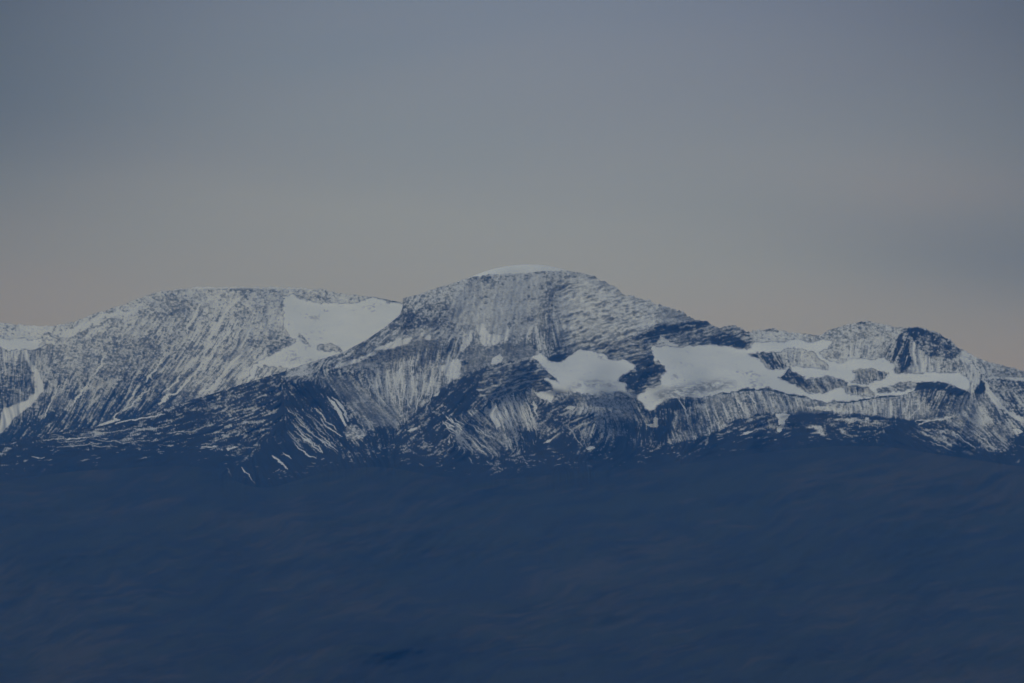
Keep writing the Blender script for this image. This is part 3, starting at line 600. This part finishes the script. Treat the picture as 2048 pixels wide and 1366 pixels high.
# spurs that stand forward (+) and hollows (-): polyline, metres, width in survey units
SPURS = [([(1100, 545), (1090, 620), (1082, 700)], 36, 60), ([(560, 752), (640, 790), (700, 850), (740, 900)], 150, 60), ([(1050, 722), (980, 790), (930, 850), (900, 900)], 150, 50),
         ([(770, 750), (800, 860)], -150, 60), ([(1040, 800), (1050, 890)], -120, 45), ([(1817, 660), (1820, 740)], 110, 30), ([(1540, 778), (1480, 850)], 60, 60),
         ([(1760, 800), (1800, 835)], -120, 60), ([(1955, 765), (1930, 850), (1900, 900)], 170, 60), ([(1275, 670), (1300, 720), (1265, 780)], 110, 30), ([(1190, 815), (1200, 880)], 80, 45), ([(1300, 840), (1310, 900)], -110, 30),
         ([(1560, 745), (1650, 770)], 50, 20), ([(940, 560), (880, 640), (760, 700), (620, 740)], 90, 60)]
SPURS_A = [([(320, 585), (230, 700), (120, 860)], 130, 60), ([(480, 580), (560, 700)], 110, 60), ([(75, 700), (40, 860)], -160, 40), ([(680, 600), (660, 700)], -120, 90), ([(420, 600), (330, 800)], -40, 40)]

def depth_field(ybase_depth, bottom_y, slopes, jumps, spurs, gul, amp, seed, top_y, ice):
    """march up each bearing from the foot, going back by height / tan(slope)"""
    m_px = 20500.0 / FPX
    inc = m_px / np.tan(np.radians(slopes))
    inc = np.where(GY > bottom_y[None, :], 0, inc)
    for pts, d in jumps:
        p = np.array(pts, float); xs = GX[0]
        ly = np.interp(xs, p[:, 0], p[:, 1], left=-999, right=-999)
        fade = np.clip(np.minimum(xs - p[0, 0], p[-1, 0] - xs) / 50, 0, 1); fade = fade * fade * (3 - 2 * fade)
        inc = inc + np.where((GY < ly[None, :]) & (GY >= ly[None, :] - 3), d / 3.0 * fade[None, :], 0)
        # the face behind is steeper in return, so the ground joins up again higher on the mountain
        inc = inc - np.where((GY < ly[None, :] - 3) & (GY >= ly[None, :] - 3 - d / 1.1), 1.1 * fade[None, :], 0)
    # neighbouring bearings end at similar distances: where ice lies flat, the rock above it is steeper
    body = (GY > top_y[None, :] + 2) & (GY <= bottom_y[None, :])
    for _ in range(3):
        tot = (inc * body).sum(0); k = 121
        tgt = tot
        for _b in range(2): tgt = np.convolve(np.pad(tgt, k // 2, mode='edge'), np.ones(k) / k, 'valid')
        wgt = body * (1 - ice) * inc
        inc = inc + wgt * ((tgt - tot) / (wgt.sum(0) + 1e-3))[None, :].clip(-.6, 1.5)
        inc = np.where(body, np.maximum(inc, .35), inc)
    Y = np.cumsum(inc[::-1], axis=0)[::-1]
    # even out neighbouring bearings but keep crests
    Y = (.06 * Y + .94 * blur(blur(Y.astype(np.float32), 14, 1), 12, 0)).astype(np.float32)
    Y = ybase_depth + Y
    for pts, d, wd in spurs:
        dist, _ = line_dist(pts); Y = Y - d * .75 * np.exp(-dist / (wd * 1.2))
    Y = Y + 13 * fbm(GX, GY, 120, 70, seed, 3, .5)
    return Y - amp * 0 + amp * blur(gul, 1, 2)

COLS = np.concatenate([np.arange(-600, -40, 5.0), np.arange(-40, 2088, 1.0), np.arange(2088, 2648, 5.0)])

def jag(x, amp, seed):
    return amp * (fbm(x, x * 0 + 700, 9, 9, seed, 3, .7) + .6 * vnoise(x, x * 0 + 700, 40, 9, seed + 5))

def build_sheet(name, cols, top, bot, rows, depth, cov, mat, extra=None, back=(1500, 22), power=1.0, label=''):
    t = np.linspace(0, 1, rows)[:, None] ** power
    yy = top[None, :] + (bot - top)[None, :] * t
    xx = np.broadcast_to(cols[None, :], yy.shape)
    ux, uy = xx - X0, yy - Y0
    D = sample(depth, ux, uy)
    dx, dz = rays(xx, yy)
    P = np.stack([D * dx, D, EYE + D * dz], -1)
    at = {'snow': sample(cov, ux, uy)}
    if extra: at.update({k: sample(v, ux, uy) for k, v in extra.items()})
    if back:
        nb = 26; run, drop = back
        s = (np.linspace(1, 0, nb)[:-1] ** 1.6)[:, None]
        B = np.stack([P[0:1, :, 0] * np.ones_like(s), P[0:1, :, 1] + run * s,
                      P[0:1, :, 2] - np.clip(s * run * math.tan(rad(drop)), 0, None) * np.ones_like(P[0:1, :, 0])], -1)
        B[..., 2] = np.maximum(B[..., 2], EYE - 60)
        P = np.concatenate([B, P], 0)
        at = {k: np.concatenate([np.repeat(a[0:1], nb - 1, 0), a], 0) for k, a in at.items()}
    return P, at

# ------------------------------------------------------------------ the far left mountain
def glacier_mask(g, soft=0, warp=2.3):
    m = poly_mask(g['p'], soft, warp)
    for h in g['h']: m = m * (1 - poly_mask(h, soft, warp))
    return m

def glacier_bed(g, depth):
    m = glacier_mask(g); soft = blur(m, 4, 4)
    wsum = blur(m, 20, 6) + 1e-4; Ds = blur((depth * m).astype(np.float32), 20, 6) / wsum
    k = np.clip(soft * 1.6, 0, 1)
    return (depth * (1 - k) + Ds * k).astype(np.float32)

def glacier(name, g, depth, label, cols_lim, thick=7.0, dirt=None):
    m = glacier_mask(g); soft = blur(m, 3, 3)
    x0, x1 = cols_lim
    ys = np.array(g['p'])[:, 1]; y0, y1 = ys.min() - 8, ys.max() + 8
    xs = np.arange(max(x0, -598), min(x1, 2640), 1.0); yr = np.arange(y0, y1, 1.0)
    xx, yy = np.meshgrid(xs, yr); ux, uy = xx - X0, yy - Y0
    edge = sample(blur(m, 2, 2), ux, uy)
    D = sample(depth, ux, uy)
    D = D - (np.clip(edge * 2 - .72, -.5, 1) * thick)          # lens edge dives under the rock
    dx, dz = rays(xx, yy)
    P = np.stack([D * dx, D, EYE + D * dz], -1)
    e = sample(blur(m, 1, 1), ux, uy)
    fm = (e[:-1, :-1] > .22) | (e[1:, 1:] > .22) | (e[1:, :-1] > .22) | (e[:-1, 1:] > .22)
    dd = sample(dirt, ux, uy) if dirt is not None else np.zeros_like(D)
    # thin snow and stones where the ice runs out onto rock
    speckle = fbm(xx, yy, 5, 3.5, 8123, 3, .8)
    dd = np.maximum(dd, np.clip((.93 - e) * 1.3 + .28 * speckle - .05, 0, .8) * (e < .985))
    dd = np.maximum(dd, np.clip(speckle * .5 + .45 * fbm(xx, yy, 60, 25, 8200, 3) - 1.25, 0, .5))
    o = grid_mesh(name, P, {'dirt': dd}, M_ICE, fm)
    return tag(o, label, 'glacier')

dark_tops = None
covA, gulA = paint(T_A, O_A, 8, 501, .28)
for pts, wd in S_A: stroke(covA, pts, wd, .95, 1.6)
topA = line_y(CREST_A, GX[0])
rim = 1.25 * np.exp(-np.maximum(GY - topA[None, :], 0) / 3.0) * np.clip((GX - 330) / 20, 0, 1) * np.clip((650 - GX) / 30, 0, 1)
covA = np.clip(np.maximum(covA, rim), 0, 1)
gmA = np.maximum(glacier_mask(G_BOWL), glacier_mask(G_WEST))
slA = np.full((HY, WX), 33.0, np.float32)
slA = slA * (1 - blur(gmA, 5, 4)) + 17 * blur(gmA, 5, 4)
slA = slA - 10 * np.exp(-np.maximum(GY - topA[None, :], 0) / 10)
botA = np.minimum(line_y(CREST_B, GX[0]) + 45, 980); botA[GX[0] > 800] = 690
depA = depth_field(23600.0, botA, slA, [], SPURS_A, gulA, 5.5, 901, topA, blur(gmA, 3, 3))
depA = glacier_bed(G_WEST, glacier_bed(G_BOWL, depA))
colA = COLS[COLS < 960]
P, at = build_sheet('mountain', colA, line_y(CREST_A, colA) + jag(colA, .7, 15), np.interp(colA, GX[0], botA), 300, depA, covA, M_ROCK, back=(2500, 14))
tag(grid_mesh('mountain', P, at, M_ROCK), 'broad flat-topped mountain at the left, streaked with snow and dark rock', 'mountain')
glacier('glacier', G_BOWL, depA, 'smooth white snowfield in the saddle between the flat-topped and the domed mountain', (470, 860))
glacier('glacier', G_WEST, depA, 'small snowfield at the far left edge, below the low saddle', (-300, 140))

# ------------------------------------------------------------------ the main massif
split = smooth_y(SPLIT, GX[0])
snowline = split[None, :] + 16 * fbm(GX, GY, 90, 40, 431, 3, .6)
bias = -3.8 * np.clip((GY - (snowline - 75)) / 95, 0, 1) ** 1.25
covB, gulB = paint(T_B, O_B, 14, 777, bias)
for pts, wd in S_B: stroke(covB, pts, wd, .92 if wd > .95 else .68, 1.2)
gmB = np.maximum(glacier_mask(G_MID), glacier_mask(G_EAST))
topB = line_y(CREST_B, GX[0])
slB = np.full((HY, WX), 31.0, np.float32)
low = np.clip((GY - 860) / 60, 0, 1); slB = slB * (1 - low) + 15 * low
gs = blur(gmB, 4, 3); slB = slB * (1 - gs) + 13 * gs
for o in O_B:
    if o.get('k') == 't':
        m = poly_mask(o['p'], 3, 1); slB = slB * (1 - m) + 47 * m
slB = slB - 9 * np.exp(-np.maximum(GY - topB[None, :], 0) / 8)
slB = np.clip(slB + 3 * fbm(GX, GY, 60, 40, 333, 3), 7, 60)
depB = depth_field(19400.0, np.full(WX, 1009.0), slB, JUMPS, SPURS, gulB, 5.5, 911, topB, blur(gmB, 3, 3))
fade = np.clip((split[None, :] + 6 - GY) / 30, 0, 1) ** 1.3
covB = covB * fade
depB = glacier_bed(G_EAST, glacier_bed(G_MID, depB))
cB = COLS
jb = jag(cB, .8, 25) * (1 + 1.1 * np.clip((cB - 1180) / 60, 0, 1) * np.clip((1560 - cB) / 60, 0, 1))
jb = jb * np.clip((cB - 780) / 60, .3, 1)
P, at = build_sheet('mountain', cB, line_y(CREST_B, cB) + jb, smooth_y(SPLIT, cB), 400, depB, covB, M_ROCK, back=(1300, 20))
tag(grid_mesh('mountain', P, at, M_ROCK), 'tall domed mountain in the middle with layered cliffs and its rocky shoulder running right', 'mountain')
# old dirt bands on the ice
dirt = np.zeros((HY, WX), np.float32)
sp = fbm(GX, GY, 9, 4, 610, 3, .8)
for pts, v in (([(1300, 792), (1340, 775), (1390, 764), (1440, 760), (1478, 772), (1440, 782), (1390, 788), (1330, 800)], .5), ([(1130, 778), (1160, 762), (1200, 758), (1235, 768), (1235, 778), (1180, 776)], .26),
               ([(1320, 790), (1360, 772), (1385, 768), (1370, 780), (1335, 794)], .3)):
    m = poly_mask(pts, 5, 2); dirt = np.maximum(dirt, m * np.clip(v + .28 * sp, 0, .8))
glacier('glacier', G_MID, depB, 'white glacier in a hollow below the layered cliff of the domed mountain', (1050, 1285), dirt=dirt)
glacier('glacier', G_EAST, depB, 'largest white glacier, spreading right among dark rock islands', (1262, 1955), dirt=dirt)

# ------------------------------------------------------------------ the ice cap behind the summit
def ice_cap():
    prof = [(905, 566), (930, 559), (945, 552), (965, 544.5), (990, 537), (1020, 531.5), (1050, 529), (1080, 530), (1105, 534), (1125, 539), (1150, 548), (1170, 560)]
    xs = np.linspace(905, 1170, 160)
    Dc = sample(depB, xs - X0, line_y(CREST_B, xs) + 3 - Y0); Dc = np.convolve(np.pad(Dc, 12, mode='edge'), np.ones(25) / 25, 'valid')
    v = np.linspace(-1, 1, 60)
    rows = []
    for t in v:
        D = Dc + 100 + 70 * (t + 1)
        dx, dz = rays(xs, line_y(prof, xs)); zc = EYE + (Dc + 170) * dz
        zb = EYE + (Dc + 100) * rays(xs, line_y(CREST_B, xs) + 14)[1]
        rows.append(np.stack([D * dx * (1 - .1 * t * t), D, zb + (zc - zb) * (1 - abs(t) ** 2.2)], -1))
    P = np.array(rows)
    o = grid_mesh('ice_cap', P, {'dirt': np.zeros(P.shape[:2])}, M_CAP)
    tag(o, 'thin white ice cap showing above the summit of the domed mountain', 'ice cap')
ice_cap()

# ------------------------------------------------------------------ bare foothill and the plain
def aniso(x, y, sx, sy, seed):
    t = 0
    for i in range(4):      # long thin patches, each octave slightly turned
        an = (.0, .18, -.14, .3)[i]; g = .72 ** i
        t = t + g * vnoise((x * math.cos(an) - y * math.sin(an)), (x * math.sin(an) + y * math.cos(an)), sx / 1.8 ** i, sy / 1.5 ** i, seed + i)
    return t / 1.5

def foothill():
    rows = 330
    yend = 1478.0
    top = smooth_y(SPLIT, cB)
    t = np.linspace(0, 1, rows)[:, None] ** 1.15
    yy = top[None, :] + (yend - top)[None, :] * t; xx = np.broadcast_to(cB[None, :], yy.shape)
    Dtop = sample(depB, cB - X0, top - Y0)
    rel = (yy - top[None, :]) / (yend - top)[None, :]
    # steeper and gentler steps of the slope, marched down from the snow line
    n = fbm(xx + .9 * yy, yy, 330, 60, 640, 4, .55)
    wave = np.exp(.32 * n)
    brow = np.exp(-((xx - 1720) / 330) ** 2)
    wave = wave * (1 + brow * 1.0 * np.exp(-((rel - .03) / .06) ** 2)) * (1 - .25 * brow * np.exp(-((rel - .2) / .12) ** 2))
    dt = np.gradient(yy, axis=0); acc = np.cumsum(wave * dt, axis=0)
    wob = 45 * fbm(xx + .8 * yy, yy, 150, 80, 655, 4, .45) * np.clip(rel * 8, 0, 1) * np.clip((1 - rel) * 6, 0, 1)
    rr = (acc - acc[:1]) / (acc[-1:] - acc[:1])
    D = Dtop[None, :] * (1 - rr) + 13000 * rr
    # neighbouring bearings run together
    k = 101; Dm = D
    for _ in range(3):
        c = np.cumsum(np.pad(Dm, ((0, 0), (k // 2 + 1, k // 2)), mode='edge'), axis=1); Dm = (c[:, k:] - c[:, :-k]) / k
    f0 = np.clip(rel * 14, 0, 1); D = D * (1 - f0) + Dm * f0 + wob
    dx, dz = rays(xx, yy)
    z = EYE + D * dz
    P = np.stack([D * dx, D, z], -1)
    # carry the foot down to the plain
    ext = []
    for k, (dy, zz) in enumerate(((0, 0), (400, -8), (1000, -14))):
        q = P[-1].copy(); q[:, 1] -= dy; q[:, 2] = zz if k else np.minimum(q[:, 2], 60); ext.append(q)
    P = np.concatenate([P, np.array(ext[1:])], 0)
    u0 = xx + .25 * yy; v0 = yy + .22 * xx + 10 * fbm(xx, yy, 220, 120, 770, 3, .6)
    reg = fbm(xx, yy, 210, 90, 705, 3, .6)
    a1 = np.clip(.5 + .5 * aniso(u0, v0, 110, 13, 700), 0, 1)
    a2 = np.clip(.02 + .22 * reg + .26 * aniso(u0 + 90, v0, 60, 7, 720), 0, .8)
    sn = np.zeros_like(a1)
    at = {'snow': sn, 'veg': a1, 'heath': a2}
    at = {k: np.concatenate([v, np.repeat(v[-1:], 2, 0)], 0) for k, v in at.items()}
    tag(grid_mesh('foothill', P, at, M_HEATH), 'long dark heath-covered slope filling the lower part of the view', 'hillside')
foothill()

gme = bpy.data.meshes.new('ground')
S = 90000.0; n_ = 60
gx, gy = np.meshgrid(np.linspace(-S, S, n_), np.linspace(-S, S, n_))
Pg = np.stack([gx, gy, -6 + 0 * gx], -1)
gm = bpy.data.materials.new('plain_ground'); gm.use_nodes = True
n, l = gm.node_tree.nodes, gm.node_tree.links
tcn = n.new('ShaderNodeTexCoord'); z = n.new('ShaderNodeTexNoise'); z.inputs['Scale'].default_value = .002; z.inputs['Detail'].default_value = 8
l.new(tcn.outputs['Object'], z.inputs['Vector'])
rp = n.new('ShaderNodeValToRGB'); l.new(z.outputs['Fac'], rp.inputs[0])
rp.color_ramp.elements[0].position = .35; rp.color_ramp.elements[0].color = (.035, .04, .022, 1)
rp.color_ramp.elements[1].position = .65; rp.color_ramp.elements[1].color = (.085, .07, .04, 1)
l.new(rp.outputs[0], n['Principled BSDF'].inputs['Base Color']); n['Principled BSDF'].inputs['Roughness'].default_value = 1
tag(grid_mesh('ground', Pg, {}, gm, smooth=False), 'flat plain in front of the mountains', 'ground')

# ------------------------------------------------------------------ haze
def haze():
    x, y0, y1, z0, z1 = 91000.0, -91000.0, 91000.0, -16.0, 2050.0
    vs = [(-x, y0, z0), (x, y0, z0), (x, y1, z0), (-x, y1, z0), (-x, y0, z1), (x, y0, z1), (x, y1, z1), (-x, y1, z1)]
    fs = [(0, 3, 2, 1), (4, 5, 6, 7), (0, 1, 5, 4), (1, 2, 6, 5), (2, 3, 7, 6), (3, 0, 4, 7)]
    me = bpy.data.meshes.new('haze'); me.from_pydata(vs, [], fs); me.update()
    o = bpy.data.objects.new('haze', me); sc.collection.objects.link(o)
    m = bpy.data.materials.new('haze'); m.use_nodes = True
    n, l = m.node_tree.nodes, m.node_tree.links; n.clear()
    out = n.new('ShaderNodeOutputMaterial'); v = n.new('ShaderNodeVolumePrincipled')
    v.inputs['Color'].default_value = (.07, .36, 1.0, 1)
    v.inputs['Density'].default_value = 3.15e-5
    v.inputs['Absorption Color'].default_value = (1, 1, 1, 1)
    v.inputs['Anisotropy'].default_value = 0.0
    l.new(v.outputs[0], out.inputs['Volume'])
    me.materials.append(m)
    o['kind'] = 'stuff'; o['label'] = 'blue haze of the air between the viewer and the mountains'; o['category'] = 'haze'
haze()
